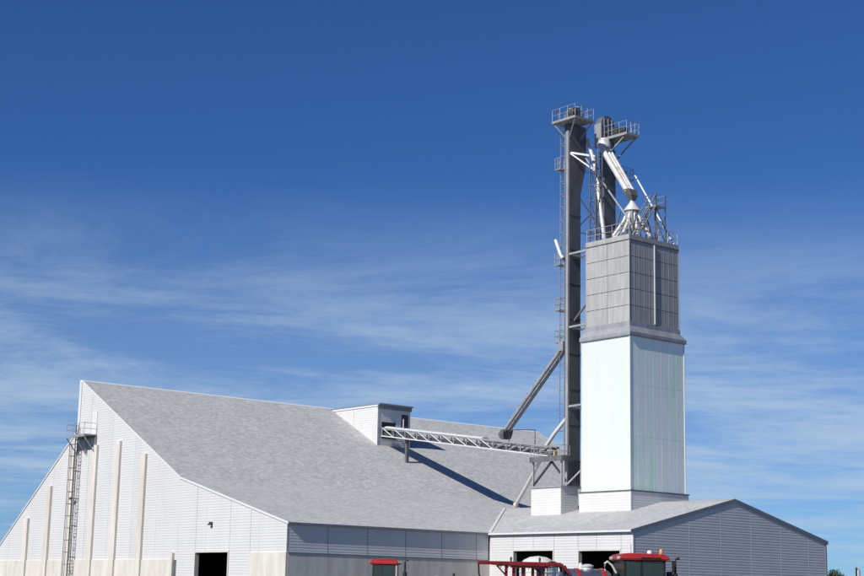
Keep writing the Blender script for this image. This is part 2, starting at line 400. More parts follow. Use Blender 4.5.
MB().box(DX0 - .05, DX1 + .05, DY - .12, DY - .005, DZ - .42, DZ - .062).build('dormer_fascia', graytrim_m, dm)
MB().box(DX0 - .045, DX0 + .06, DY - .04, DY + .06, roofz(DY) - .1, DZ - .43).build('corner_trim', trim_m, dm)
MB().box(94.45, 95.05, DY - .04, DY - .004, 17.35, 18.75).build('notice_board', trim_m, dm)
MB().box(95.2, 96.0, DY - .035, DY - .003, 17.3, 19.0).build('dormer_door', dark_m, dm)
MB().box(DX0 + .5, DX0 + 2.3, DY - .03, DY + .01, 16.5, 18.1).build('conveyor_opening', black_m, dm)

# landing and caged ladder on the gable wall
lad = thing('access_ladder', (X0, 126.0, 0), 'galvanised caged ladder with a railed landing high on the white gable wall', 'ladder')
LX, LY = X0 - .45, 126.05
m = MB(); m.box(X0 - 1.30, X0 - .04, 123.1, 126.45, 14.78, 14.88); m.build('landing', galv_m, lad)
m = MB()
for x in (X0 - 1.27, X0 - .08): m.box(x - .05, x + .05, 123.1, 126.45, 14.64, 14.78)
for y in (123.15, 124.8, 126.4): m.bar((X0 - 1.25, y, 14.66), (X0 - .17, y, 13.3), .07)
for y in (123.15, 124.8, 126.4): m.box(X0 - .2, X0 - .101, y - .04, y + .04, 13.2, 14.66)
m.build('bracket', galv_m, lad)
m = MB()
for z in (15.35, 15.85): m.tube(((X0 - .1, 126.42, z), (X0 - 1.27, 126.42, z), (X0 - 1.27, 123.13, z), (X0 - .1, 123.13, z)), .022, 6)
for y in (123.13, 124.2, 125.3, 126.42): m.tube(((X0 - 1.27, y, 14.88), (X0 - 1.27, y, 15.86)), .024, 6)
m.build('railing', galv_m, lad)
for s_ in (-.22, .22): MB().box(LX - .03, LX + .03, LY + s_ - .03, LY + s_ + .03, .02, 15.9).build('rail', dark_m, lad)
m = MB()
z = .4
while z < 15.6: m.tube(((LX, LY - .2, z), (LX, LY + .2, z)), .018, 6); z += .3
m.build('rung', darkgalv_m, lad)
m = MB(); hoopz = [2.6 + 1.05 * i for i in range(12)]
arc = [(LX - .62 * math.sin(t), LY - .34 * math.cos(t)) for t in [math.pi * k / 8 for k in range(9)]]
for z in hoopz: m.tube([(x, y, z) for x, y in arc], .025, 4)
m.build('cage_hoop', darkgalv_m, lad)
m = MB()
for k in (1, 3, 4, 5, 7): m.tube(((arc[k][0], arc[k][1], 2.6), (arc[k][0], arc[k][1], hoopz[-1])), .02, 4)
m.build('cage_strip', darkgalv_m, lad)
for z in (1.5, 4.3, 7.0, 9.4, 11.8, 13.6):
    for s_ in (-.22, .22): MB().bar((LX, LY + s_, z), (X0 - .03, LY + s_, z), .05).build('standoff', darkgalv_m, lad)
MB().box(LX - .1, LX + .1, LY + .25, LY + .62, 9.3, 9.5).build('side_step', darkgalv_m, lad)

# ================================================================ annex wing
WX0, WX1, WXR = 84.29, 107.41, 95.85
WY0, WY1 = 77.84, 104.3
WZE, WZR = 6.65, 9.43
KW = (WZR - WZE) / (WXR - WX0)
def wz(x): return WZE + KW * (x - WX0) if x <= WXR else WZR - KW * (x - WXR)
wing = thing('annex_building', (WX0, WY0, 0), 'lower annex with grey gable end and two dark doorways below the pale tower', 'building')
wd = [(86.0, 90.59, 5.17), (79.03, 83.43, 5.12)]
wcols = [77.84, 79.03, 81.5, 83.43, 86.0, 88.3, 90.59, 93.34]
m = MB()
for a, b in zip(wcols, wcols[1:]):
    z0 = 0
    for d0, d1, h in wd:
        if a >= d0 - .01 and b <= d1 + .01: z0 = h
    m.box(WX0 + .06, WX0 + .3, max(a, WY0 + .3), b, z0, WZE - .1)
sw = m.build('side_wall', body_m, wing)
for a, b in zip(wcols, wcols[1:]):
    z0 = 0
    for d0, d1, h in wd:
        if a >= d0 - .01 and b <= d1 + .01: z0 = h + .1
    siding(sw, 'x', WX0, -1, a, b, z0, WZE - .16)
for d0, d1, h in wd:
    m = MB(); m.box(WX0 - .05, WX0 + .32, d0, d0 + .09, 0, h); m.box(WX0 - .05, WX0 + .32, d1 - .09, d1, 0, h); m.box(WX0 - .05, WX0 + .32, d0, d1, h, h + .09)
    m.build('door_frame', concrete_m, sw)
gseam = [WX0, 86.82, 90.44, 94.14, 97.80, 101.47, 105.05, WX1]
m = MB(); gb = [gseam[0] + .07] + gseam[1:-1] + [gseam[-1] - .01]
for a, b in zip(gb, gb[1:]):
    if a < WXR < b: m.prism([(a, 0), (b, 0), (b, wz(b) - .12), (WXR, WZR - .12), (a, wz(a) - .12)], 'y', WY0 + .06, WY0 + .3)
    else: m.prism([(a, 0), (b, 0), (b, wz(b) - .12), (a, wz(a) - .12)], 'y', WY0 + .06, WY0 + .3)
ggw = m.build('gable_wall', body_m, wing)
cl_ = [((WX0, WY0, WZE - .10), (-KW, 0, 1)), ((WXR, WY0, WZR - .10), (KW, 0, 1))]
for a, b in zip(gseam, gseam[1:]):
    siding(ggw, 'y', WY0, -1, a, b, 0, WZR, clips=cl_)
for a in gseam[1:-1]:
    MB().box(a - .016, a + .016, WY0 - .003, WY0 + .05, 0, wz(a) - .25).build('seam_strip', siding_m, ggw)
MB().box(WX0 - .02, WX0 + .08, WY0 - .018, WY0 + .05, 0, WZE - .15).build('corner_trim', trim_m, ggw)
MB().box(WX1 - .12, WX1 + .03, WY0 - .035, WY0 + .08, 0, WZE - .15).build('corner_trim', graytrim_m, ggw)
MB().box(WX1 - .3, WX1, WY0 + .3, WY1, 0, WZE - .1).build('far_wall', siding_m, wing)
OW = .22
m = MB(); m.prism([(WX0 - OW, wz(WX0) - KW * OW), (WXR, WZR), (WXR, WZR - .14), (WX0 - OW, wz(WX0) - KW * OW - .14)], 'y', WY0 - .03, WY1)
wr = m.build('roof', shingle2_m, wing)
MB().prism([(WX1 + OW, wz(WX1) - KW * OW), (WXR, WZR), (WXR, WZR - .14), (WX1 + OW, wz(WX1) - KW * OW - .14)], 'y', WY0 - .03, WY1).build('far_slope', shingle2_m, wr)
for s_ in (0, 1):
    a, za, b, zb = ((WX0 - OW - .02, wz(WX0) - KW * OW, WXR, WZR), (WXR, WZR, WX1 + OW + .02, wz(WX1) - KW * OW))[s_]
    MB().prism([(a, za - .26), (b, zb - .26), (b, zb + .03), (a, za + .03)], 'y', WY0 - .05, WY0 - .015).build('rake_trim', graytrim_m, wr)
MB().box(WX0 - OW - .06, WX0 - OW, WY0 - .02, YE - OV - .06, WZE - KW * OW - .14, WZE - KW * OW - .01).build('eave_trim', trim_m, wr)
MB().prism([(WXR - .2, WZR - .2 * KW + .012), (WXR, WZR + .03), (WXR + .2, WZR - .2 * KW + .012), (WXR, WZR + .004)], 'y', WY0 - .02, WY1 - .3).build('ridge_cap', shingle2_m, wr)
# valley flashing between the two roofs
va, vb = Vector((84.35, 93.36, 6.70)), Vector((WXR - .05, 104.15, 9.47))
m = MB(); dv = (vb - va).normalized(); sd = dv.cross(Vector((0, 0, 1))).normalized() * .11
m.loft([[va - sd + Vector((0, 0, -.02)), va + sd + Vector((0, 0, -.02)), va + sd + Vector((0, 0, .05)), va - sd + Vector((0, 0, .05))], [vb - sd + Vector((0, 0, -.02)), vb + sd + Vector((0, 0, -.02)), vb + sd + Vector((0, 0, .05)), vb - sd + Vector((0, 0, .05))]])
m.build('valley_flashing', trim_m, wr)

# ================================================================ tower
TX0, TX1, TY0, TY1 = 92.47, 99.12, 85.64, 91.08
ZT0, ZT1, ZU0, ZU1 = 10.28, 22.95, 23.95, 31.42
tower = thing('blending_tower', (95.8, 88.3, 8.3), 'tall square tower, pale mint sheets below and grey panels above, rising from the annex roof', 'tower')
BX0, BX1, BY0, BY1 = 92.29, 99.31, 85.46, 91.26
m = MB(); m.box(BX0 + .05, BX1 - .05, BY0 + .05, BY1 - .05, 8.3, ZT0 - .12)
tb = m.build('base', body_m, tower)
siding(tb, 'x', BX0, -1, BY0, BY1, 8.3, ZT0 - .13); siding(tb, 'x', BX1, 1, BY0, BY1, 7.9, ZT0 - .13)
siding(tb, 'y', BY0, -1, BX0, BX1, 8.3, ZT0 - .13); siding(tb, 'y', BY1, 1, BX0, BX1, 8.3, ZT0 - .13)
MB().box(BX0 - .05, BX1 + .05, BY0 - .05, BY1 + .05, ZT0 - .12, ZT0 - .02).build('base_flashing', darkgalv_m, tb)
m = MB(); m.box(BX0 - .02, BX0 + .08, BY0 - .02, BY0 + .08, 8.5, ZT0 - .13); m.build('corner_trim', trim_m, tb)
m = MB(); m.box(TX0 + .06, TX1 - .06, TY0 + .06, TY1 - .06, ZT0 - .02, ZT1 + .3)
lt = m.build('lower_shaft', graytrim_m, tower)
zs = [ZT0, 14.62, 18.85, ZT1 + .1]
def sheet(par, axis, coord, out_s, a0, a1, z0, z1, mat, nr, d=.018, gap=.01, nm='panel'):
    """flat sheet with upright ribs"""
    mb = MB(); pts = []
    a, b = a0 + gap, a1 - gap
    st = (b - a) / nr
    pts.append((a, 0))
    for k in range(nr):
        q = a + st * k
        if k: pts += [(q - .035, 0), (q - .02, d), (q + .02, d), (q + .035, 0)]
    pts.append((b, 0))
    lo, hi = [], []
    for q, dd in pts:
        c = coord + out_s * dd
        for L, zz in ((lo, z0 + gap), (hi, z1 - gap)): L.append(mb.bm.verts.new((c, q, zz) if axis == 'x' else (q, c, zz)))
    for i in range(len(pts) - 1): mb.bm.faces.new((lo[i], lo[i + 1], hi[i + 1], hi[i]))
    # returned edges so that the sheet has thickness at its joints
    inn = []
    for (q, dd), zz in ((pts[0], z0 + gap), (pts[-1], z0 + gap), (pts[-1], z1 - gap), (pts[0], z1 - gap)):
        c = coord - out_s * .03
        inn.append(mb.bm.verts.new((c, q, zz) if axis == 'x' else (q, c, zz)))
    mb.bm.faces.new((lo[0], hi[0], inn[3], inn[0])); mb.bm.faces.new((lo[-1], hi[-1], inn[2], inn[1]))
    mb.bm.faces.new(hi + [inn[2], inn[3]]); mb.bm.faces.new(lo + [inn[1], inn[0]])
    return mb.build(nm, mat, par)
def faces4(par, x0, x1, y0, y1, zs, nx, ny, mat, nr, gap=.01, south=None):
    for z0, z1 in zip(zs, zs[1:]):
        for axis, coord, o_, a0, a1, n in (('x', x0, -1, y0, y1, ny), ('x', x1, 1, y0, y1, ny), ('y', y0, -1, x0, x1, nx), ('y', y1, 1, x0, x1, nx)):
            for k in range(n):
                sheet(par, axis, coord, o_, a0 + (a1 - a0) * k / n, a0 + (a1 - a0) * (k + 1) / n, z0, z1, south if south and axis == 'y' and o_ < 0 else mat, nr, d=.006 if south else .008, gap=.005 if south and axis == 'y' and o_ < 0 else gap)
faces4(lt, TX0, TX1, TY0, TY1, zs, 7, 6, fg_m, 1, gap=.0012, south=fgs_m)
for x in (TX0, TX1):
    for y in (TY0, TY1):
        MB().box(x - .045, x + .045, y - .045, y + .045, ZT0 - .02, ZT1 - .06).build('corner_trim', fg_m, lt)
for k in range(1, 7):
    q = TX0 + (TX1 - TX0) * k / 7
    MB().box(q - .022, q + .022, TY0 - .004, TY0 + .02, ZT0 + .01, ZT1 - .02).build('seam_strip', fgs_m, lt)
# skirt hood between the two shafts
def rect(x0, x1, y0, y1, z): return [(x0, y0, z), (x1, y0, z), (x1, y1, z), (x0, y1, z)]
UX0, UX1, UY0, UY1 = 92.70, 98.80, 85.87, 90.84
e1, e2 = .13, .17
m = MB(); m.loft([rect(TX0 - e2 + .03, TX1 + e2 - .03, TY0 - e2 + .03, TY1 + e2 - .03, ZT1 - .12), rect(TX0 - e2, TX1 + e2, TY0 - e2, TY1 + e2, ZT1 - .06), rect(TX0 - e2, TX1 + e2, TY0 - e2, TY1 + e2, ZT1 + .20), rect(UX0 - .08, UX1 + .08, UY0 - .08, UY1 + .08, ZT1 + .72), rect(UX0 - .06, UX1 + .06, UY0 - .06, UY1 + .06, ZU0 + .12)])
m.build('skirt_hood', galv_m, tower)
m = MB(); m.box(UX0 + .06, UX1 - .06, UY0 + .06, UY1 - .06, ZU0, ZU1 - .05)
us = m.build('upper_shaft', body_m, tower)
hs = (ZU1 - .45 - ZU0 - .12) / 5
zs2 = [ZU0 + .12 + hs * k for k in range(6)]
faces4(us, UX0, UX1, UY0, UY1, zs2, 2, 2, concpanel_m, 5, gap=.022)
MB().box(UX0 - .035, UX1 + .035, UY0 - .035, UY1 + .035, ZU1 - .45, ZU1).build('parapet', concpanel_m, us)
MB().box(UX0 - .05, UX1 + .05, UY0 - .05, UY1 + .05, ZU1 - .47, ZU1 - .40).build('parapet_band', darkgalv_m, us)
m = MB(); m.box(95.70, 95.79, UY0 - .10, UY0 - .02, ZU0 + .2, ZU1 - .5); m.build('conduit', siding_m, us)
for x in (UX0, UX1):
    for y in (UY0, UY1): MB().box(x - .03, x + .03, y - .03, y + .03, ZU0 + .1, ZU1 - .46).build('corner_angle', concpanel_m, us)
# roof railing
m = MB()
P4 = [(UX0 + .05, UY0 + .05), (UX1 - .05, UY0 + .05), (UX1 - .05, UY1 - .05), (UX0 + .05, UY1 - .05)]
for z in (ZU1 + .55, ZU1 + 1.08): m.tube([(x, y, z) for x, y in P4 + P4[:1]], .028, 6)
for (ax, ay), (bx_, by_) in zip(P4, P4[1:] + P4[:1]):
    for k in range(5): m.tube(((ax + (bx_ - ax) * k / 5, ay + (by_ - ay) * k / 5, ZU1 - .02), (ax + (bx_ - ax) * k / 5, ay + (by_ - ay) * k / 5, ZU1 + 1.1)), .028, 6)
m.build('roof_railing', galv_m, tower)

# ================================================================ bucket elevators
def ladder_parts(root, x, y, z0, z1, ax, mat, cage=True):
    """caged ladder on +y side: rails spaced along x"""
    for s_ in (-.22, .22): MB().box(x + s_ - .03, x + s_ + .03, y - .03, y + .03, z0, z1).build('ladder_rail', mat, root)
    m = MB(); z = z0 + .3
    while z < z1: m.tube(((x - .22, y, z), (x + .22, y, z)), .02, 4); z += .33
    m.build('ladder_rung', mat, root)
    m = MB(); arc = [(x - .38 * math.cos(t), y + .72 * math.sin(t)) for t in [math.pi * k / 8 for k in range(9)]]
    z = z0 + 2.4
    while z < z1: m.tube([(a, b, z) for a, b in arc], .025, 4); z += 1.15
    for k in (2, 4, 6): m.tube(((arc[k][0], arc[k][1], z0 + 2.4), (arc[k][0], arc[k][1], z1)), .02, 4)
    m.build('ladder_cage', mat, root)
def railing(m, x0, x1, y0, y1, z, h=1.05, n=3):
    P = [(x0, y0), (x1, y0), (x1, y1), (x0, y1)]
    for zz in (z + h * .5, z + h): m.tube([(a, b, zz) for a, b in P + P[:1]], .023, 6)
    for (a, b), (c, d) in zip(P, P[1:] + P[:1]):
        for k in range(n): m.tube(((a + (c - a) * k / n, b + (d - b) * k / n, z), (a + (c - a) * k / n, b + (d - b) * k / n, z + h + .01)), .023, 6)
L1 = (92.71, 94.08, 92.88, 93.36)
el1 = thing('bucket_elevator', (93.4, 93.1, 8.4), 'tallest dark steel bucket elevator leg rising left of the tower from a white housing', 'elevator', 'bucket elevators beside the tower')
hb = MB().box(91.79, 93.69, 92.85, 96.36, 8.2, 10.70).build('boot_housing', body_m, el1)
siding(hb, 'x', 91.74, -1, 92.8, 96.41, 8.2, 10.72); siding(hb, 'y', 92.8, -1, 91.74, 93.74, 8.2, 10.72)
siding(hb, 'x', 93.74, 1, 92.8, 96.41, 8.6, 10.72); siding(hb, 'y', 96.41, 1, 91.74, 93.74, 8.2, 10.72)
MB().box(91.64, 94.3, 92.70, 96.50, 10.72, 10.86).build('housing_roof', galv_m, hb)
tr = MB().box(L1[0], L1[1], L1[2], L1[3], 10.86, 36.3).build('leg_casing', darkgalv_m, el1)
MB().box(92.60, 92.708, 92.93, 93.2, 10.86, 41.9).build('side_channel', galv_m, el1)
z = 13.0
while z < 36.3:
    MB().box(L1[0] - .035, L1[1] + .035, L1[2] - .035, L1[3] + .035, z - .045, z + .045).build('flange', darkgalv_m, tr); z += 3.05
m = MB(); m.loft([rect(L1[0], L1[1], L1[2], L1[3], 36.3), rect(L1[0], 94.75, L1[2], L1[3] + .1, 39.0), rect(L1[0], 94.8, L1[2], L1[3] + .1, 42.57)])
m.build('head_casing', darkgalv_m, el1)
m = MB(); prof = [(92.75, 42.79), (94.1, 42.79), (94.35, 43.3), (94.2, 43.95), (93.7, 44.25), (93.2, 44.15), (92.8, 43.8), (92.7, 43.3)]
m.prism(prof, 'y', 92.82, 93.5); m.build('head_hood', darkgalv_m, el1)
PF = (91.8, 94.15, 91.3, 94.2)
MB().box(PF[0], PF[1], PF[2], PF[3], 42.58, 42.78).build('platform', galv_m, el1)
m = MB(); railing(m, PF[0] + .04, PF[1] - .04, PF[2] + .04, PF[3] - .04, 42.78); m.build('platform_railing', galv_m, el1)
m = MB(); m.box(92.1, 92.7, 91.9, 92.6, 42.78, 43.6, .05); m.lathe((92.4, 92.6, 43.3), [(.2, -.9), (.24, -.85), (.24, .0), (.2, .05)], 12, 'y'); m.build('drive_motor', dark_m, el1)
m = MB(); m.lathe((94.0, 93.15, 43.95), [(.1, 0), (.1, .3), (.18, .34), (.15, .45), (.02, .5)], 12); m.lathe((93.1, 93.15, 43.8), [(.18, 0), (.18, .25), (.05, .3)], 12); m.build('vent_cap', galv_m, el1)
for (a, b) in (((91.9, 91.4), (92.72, 92.9)), ((94.05, 91.4), (94.0, 92.9)), ((91.9, 94.1), (92.75, 93.4)), ((94.05, 94.1), (94.0, 93.4))): MB().bar((a[0], a[1], 42.6), (b[0], b[1], 41.3), .09).build('platform_brace', galv_m, el1)
ladder_parts(el1, 93.1, 93.62, 13.2, 42.6, 'y', galv_m)
for z, w in ((38.6, 1.0), (30.0, .95), (26.0, .8), (23.2, .9)):
    MB().box(92.62, 93.75, 93.95, 94.65, z, z + .07).build('rest_platform', galv_m, el1)
    m = MB(); railing(m, 92.66, 93.7, 93.98, 94.62, z + .07, 1.0, 2); m.build('rest_railing', galv_m, el1)
m = MB(); m.tube(((92.75, 94.6, 32.3), (92.7, 93.95, 30.9), (92.66, 93.6, 30.5)), .16, 10); m.build('sampling_pipe', whitepipe_m, el1, True)
for z in (30.75, 24.35, 17.55):
    m = MB(); m.bar((92.62, 92.78, z), (92.85, 90.95 if z < 24 else 90.85, z + .1), .16); m.bar((94.12, 92.8, z), (93.4, 90.95 if z < 24 else 90.85, z + .1), .13); m.box(92.6, 94.2, 92.72, 92.83, z - .09, z + .09); m.build('tie_strut', galv_m, el1)
m = MB(); m.bar((93.2, 92.75, 25.0), (93.5, 90.86, 27.0), .14); m.build('tie_strut', darkgalv_m, el1)
# service deck above the housing
SD = (91.5, 94.3, 92.5, 96.0)
MB().box(91.55, 92.66, 92.6, 96.35, 13.05, 13.25).build('service_deck', darkgalv_m, el1)
m = MB(); m.box(91.5, 91.58, 92.55, 96.4, 12.9, 13.35); m.box(91.58, 92.66, 92.5, 92.6, 12.9, 13.35); m.build('deck_beam', darkgalv_m, el1)
for y in (92.8, 96.2): MB().box(91.72, 91.86, y - .07, y + .07, 10.86, 12.95).build('deck_post', galv_m, el1)
m = MB(); m.bar((91.79, 96.15, 11.0), (91.79, 94.0, 12.9), .15); m.bar((91.79, 92.95, 11.9), (91.79, 94.0, 12.9), .15); m.build('deck_brace', dark_m, el1)
m = MB(); m.bar((92.4, 92.72, 11.0), (93.2, 91.3, 12.6), .12); m.build('tie_strut', galv_m, el1)
m = MB(); railing(m, 91.6, 92.6, 92.65, 96.3, 13.25, 1.0, 3); m.build('deck_railing', galv_m, el1)
m = MB(); m.box(92.1, 92.4, 93.9, 94.15, 13.26, 13.9, .04); m.build('control_box', yellow_m, el1)

L2 = (97.05, 98.52, 92.88, 93.4)
el2 = thing('bucket_elevator', (97.8, 93.1, 8.8), 'second bucket elevator leg with rounded head and side platform, seen above the tower top', 'elevator', 'bucket elevators beside the tower')
t2 = MB().box(L2[0], L2[1], L2[2], L2[3], 8.6, 41.2).build('leg_casing', darkgalv_m, el2)
z = 13.0
while z < 41:
    MB().box(L2[0] - .035, L2[1] + .035, L2[2] - .035, L2[3] + .035, z - .045, z + .045).build('flange', darkgalv_m, t2); z += 3.05
m = MB(); prof = [(96.62, 41.2), (98.3, 41.2), (98.3, 43.4)] + [(97.46 + .84 * math.cos(t), 43.4 + .85 * math.sin(t)) for t in [math.pi * k / 12 for k in range(1, 12)]] + [(96.62, 43.4)]
m.prism(prof, 'y', 92.8, 93.5); m.build('head_hood', darkgalv_m, el2, True)
for q in (96.95, 97.46, 97.95):
    MB().box(q - .04, q + .04, 92.74, 92.80, 41.3, 43.95).build('head_rib', galv_m, el2)
MB().box(96.5, 96.615, 92.72, 93.54, 41.2, 43.4).build('head_band', galv_m, el2)
PF2 = (96.9, 98.55, 90.0, 92.78)
MB().box(*PF2, 41.85, 42.08).build('platform', galv_m, el2)
m = MB(); railing(m, PF2[0] + .04, PF2[1] - .04, PF2[2] + .04, PF2[3] - .04, 42.08); m.build('platform_railing', galv_m, el2)
m = MB(); m.box(97.3, 98.1, 91.5, 92.2, 42.08, 42.95, .05); m.lathe((97.7, 91.5, 42.55), [(.2, -.75), (.27, -.7), (.27, -.05), (.2, 0)], 12, 'y'); m.build('drive_motor', dark_m, el2)
MB().bar((97.1, 90.3, 41.9), (97.1, 92.9, 40.2), .1).build('platform_brace', galv_m, el2); MB().bar((98.45, 90.3, 41.9), (98.45, 92.9, 40.2), .1).build('platform_brace', galv_m, el2)
ladder_parts(el2, 97.8, 93.66, 9.5, 41.9, 'y', galv_m)
# lower railed ring near the braces
MB().box(98.5, 100.65, 92.55, 93.5, 38.75, 38.83).build('rest_platform', galv_m, el2)
m = MB(); railing(m, 98.56, 100.6, 92.6, 93.46, 38.83, 1.0, 2); m.build('rest_railing', galv_m, el2)

# struts that stay the heads: each a thing of its own
def strut(name, pts, r, mat, label, cat, group=None, n=8):
    p0 = Vector(pts[-1]); m = MB(); m.tube(pts, r, n)
    return tag(m.build(name, mat, None, True, origin=p0), label, cat, group)
strut('stay_brace', ((100.5, 92.7, 39.75), (98.55, 86.1, ZU1 + .02)), .075, trim_m, 'white diagonal stay running down to the right-hand corner of the tower top', 'brace', 'diagonal stays on the tower top')
strut('stay_brace', ((94.6, 92.75, 39.7), (94.6, 87.6, 33.2), (94.55, 86.8, ZU1 + .02)), .075, galv_m, 'thin pale stay slanting from the taller elevator down beside the cone distributor', 'brace', 'diagonal stays on the tower top')
# lattice mast on the tower roof
mast = thing('lattice_mast', (93.4, 90.2, ZU1), 'slim steel lattice mast standing on the back left of the tower top', 'mast')
MX, MY, MH = (92.95, 93.75), (89.95, 90.65), 39.3
for x in MX:
    for y in MY: MB().box(x - .04, x + .04, y - .04, y + .04, ZU1, MH).build('post', darkgalv_m, mast)
m = MB(); n2_ = MB(); z = ZU1 + .9; k = 0
while z < MH:
    for (a, b) in (((MX[0], MY[0]), (MX[1], MY[0])), ((MX[1], MY[0]), (MX[1], MY[1])), ((MX[1], MY[1]), (MX[0], MY[1])), ((MX[0], MY[1]), (MX[0], MY[0]))):
        m.bar((a[0], a[1], z), (b[0], b[1], z), .045)
        if z + 1.4 < MH:
            p, q = (a, b) if k % 2 else (b, a)
            n2_.bar((p[0], p[1], z), (q[0], q[1], z + 1.4), .035)
    z += 1.4; k += 1
m.build('cross_bar', darkgalv_m, mast); n2_.build('diagonal', darkgalv_m, mast)
m = MB(); m.bar((92.9, 92.85, 39.9), (93.45, 90.5, 39.2), .16); m.bar((92.75, 92.8, 39.8), (93.78, 90.65, 37.9), .12); m.bar((92.75, 92.8, 39.85), (93.78, 90.65, 39.25), .12); m.build('tie_arm', trim_m, mast)
for z in (37.6, 34.8): MB().bar((93.75, 90.65, z), (97.1, 92.9, z), .08).build('link_bar', galv_m, mast)

for k, (p_, q_) in enumerate((((94.1, 93.1, 33.5), (97.05, 93.1, 36.2)), ((94.1, 93.1, 36.2), (97.05, 93.1, 33.5)), ((94.1, 93.1, 33.0), (97.05, 93.1, 33.0)), ((94.6, 93.1, 38.6), (97.05, 93.1, 38.6)))):
    MB().bar(p_, q_, .07).build('leg_tie', galv_m, el2)
# distributor: cone, collar, radial spouts
DC = (95.4, 88.0)
dist = thing('distributor', (DC[0], DC[1], ZU1), 'white cone distributor with a ring of spouts and steel framing on the tower top', 'distributor')
m = MB(); m.lathe((DC[0], DC[1], 0), [(.74, 34.16), (.78, 34.2), (.75, 34.27), (.2, 35.0), (.18, 35.2)], 24); m.build('cone', whitepipe_m, dist, True)
m = MB(); m.lathe((DC[0], DC[1], 0), [(.45, 32.6), (.6, 33.4), (.66, 34.16)], 20); m.build('drum', galv_m, dist, True)
for k in range(8):
    t = 2 * math.pi * k / 8 + .3
    c, s_ = math.cos(t), math.sin(t)
    MB().tube(((DC[0] + .5 * c, DC[1] + .5 * s_, 33.9), (DC[0] + .8 * c, DC[1] + .8 * s_, 33.2), (DC[0] + 1.75 * c, DC[1] + 1.6 * s_, ZU1 + .5), (DC[0] + 1.8 * c, DC[1] + 1.65 * s_, ZU1)), .15, 10).build('radial_spout', whitepipe_m if k % 3 else rust_m, dist, True)
for (x, y) in ((94.2, 86.8), (96.6, 86.8), (96.6, 89.2), (94.2, 89.2)): MB().bar((x, y, ZU1), (DC[0] + (x - DC[0]) * .6, DC[1] + (y - DC[1]) * .6, 34.1), .1).build('frame_leg', darkgalv_m, dist)
m = MB(); m.lathe((DC[0], DC[1], 32.75), [(1.05, 0), (1.12, 0), (1.12, .1), (1.05, .1)], 20, closed=True); m.build('ring_beam', darkgalv_m, dist)
# stair rising to a small inspection stand right of the cone
stair = thing('inspection_stair', (95.5, 86.35, ZU1), 'steel stair and railed stand among bars at the right of the tower top', 'stair')
A_, B_ = Vector((93.9, 0, ZU1 + .05)), Vector((96.3, 0, 34.55))
for y in (86.1, 86.75):
    MB().bar((A_.x, y, A_.z), (B_.x, y, B_.z), .11).build('stringer', galv_m, stair)
    MB().bar((A_.x, y, A_.z + 1.0), (B_.x, y, B_.z + 1.0), .05).build('handrail', galv_m, stair)
for k in range(10):
    p_ = A_.lerp(B_, (k + .5) / 10)
    MB().box(p_.x - .1, p_.x + .1, 86.12, 86.73, p_.z - .02, p_.z + .02).build('tread', darkgalv_m, stair)
for k in (0, 3, 6, 9):
    p_ = A_.lerp(B_, (k + .5) / 10)
    MB().bar((p_.x, 86.1, p_.z), (p_.x, 86.1, p_.z + 1.0), .045).build('baluster', galv_m, stair)
MB().box(96.25, 97.5, 86.05, 87.3, 34.5, 34.58).build('stand', galv_m, stair)
for (x, y) in ((96.3, 86.1), (97.45, 86.1), (97.45, 87.25), (96.3, 87.25)): MB().bar((x, y, ZU1), (x, y, 35.6), .08).build('post', darkgalv_m, stair)
m = MB()
for z in (35.05, 35.58): m.tube(((96.3, 87.25, z), (97.45, 87.25, z), (97.45, 86.1, z), (96.3, 86.1, z)), .022, 5)
m.build('stand_rail', galv_m, stair)
for p_, q_ in (((96.3, 86.1, ZU1), (97.45, 86.1, 33.9)), ((97.45, 86.1, ZU1), (97.45, 87.25, 33.9)), ((96.3, 87.25, 33.9), (97.45, 87.25, ZU1)), ((97.45, 86.1, 32.6), (96.3, 86.1, 34.4))):
    MB().bar(p_, q_, .055).build('cross_brace', darkgalv_m, stair)
MB().bar((97.45, 86.7, 33.5), (98.7, 86.7, ZU1 + 1.0), .06).build('link_rail', galv_m, stair)
# ---- spouts
sp = thing('twin_spout', (DC[0], DC[1], 34.9), 'stained twin chute sloping from the rounded elevator head to the cone distributor', 'spout', 'white spouts')
a, b = Vector((96.55, 92.5, 41.25)), Vector((95.45, 88.25, 35.95))
off = Vector((.5, -.1, 0))
MB().tube((a - off * .75, b - off * .6), .25, 12).build('pipe', whitepipe_m, sp, True)
MB().tube((a + off * .95, b + off * .75), .16, 12).build('pipe', whitepipe_m, sp, True)
MB().tube((a + off * .22 + Vector((0, 0, .02)), b + off * .15 + Vector((0, 0, .02))), .17, 8).build('walk_channel', rust_m, sp)
MB().loft([[(x, y, 36.15) for x, y in ((94.9, 87.95), (95.95, 87.95), (95.95, 88.75), (94.9, 88.75))], [(x, y, 35.6) for x, y in ((95.0, 87.75), (95.85, 87.75), (95.85, 88.4), (95.0, 88.4))], [(x, y, 35.12) for x, y in ((95.2, 87.8), (95.6, 87.8), (95.6, 88.2), (95.2, 88.2))]]).build('collar', darkgalv_m, sp)
MB().lathe((96.6, 92.45, 40.9), [(.45, 0), (.62, .12), (.62, .5), (.4, .95)], 14).build('head_boot', whitepipe_m, sp, True)
sp2 = thing('elevator_spout', (93.35, 89.35, ZU1), 'long white spout dropping from the taller elevator head to the tower roof edge', 'spout', 'white spouts')
MB().tube(((94.82, 92.7, 41.5), (94.75, 92.5, 40.9), (93.95, 90.95, 38.4), (93.7, 90.45, 36.6)), .17, 10).build('upper_pipe', whitepipe_m, sp2, True)
MB().tube(((93.7, 90.45, 36.6), (93.35, 89.4, 32.2), (93.35, 89.35, ZU1 - .0)), .18, 10).build('lower_pipe', whitepipe_m, sp2, True)
MB().lathe((93.7, 90.45, 36.45), [(.2, 0), (.26, .03), (.26, .27), (.2, .3)], 12).build('coupling', rust_m, sp2, True)
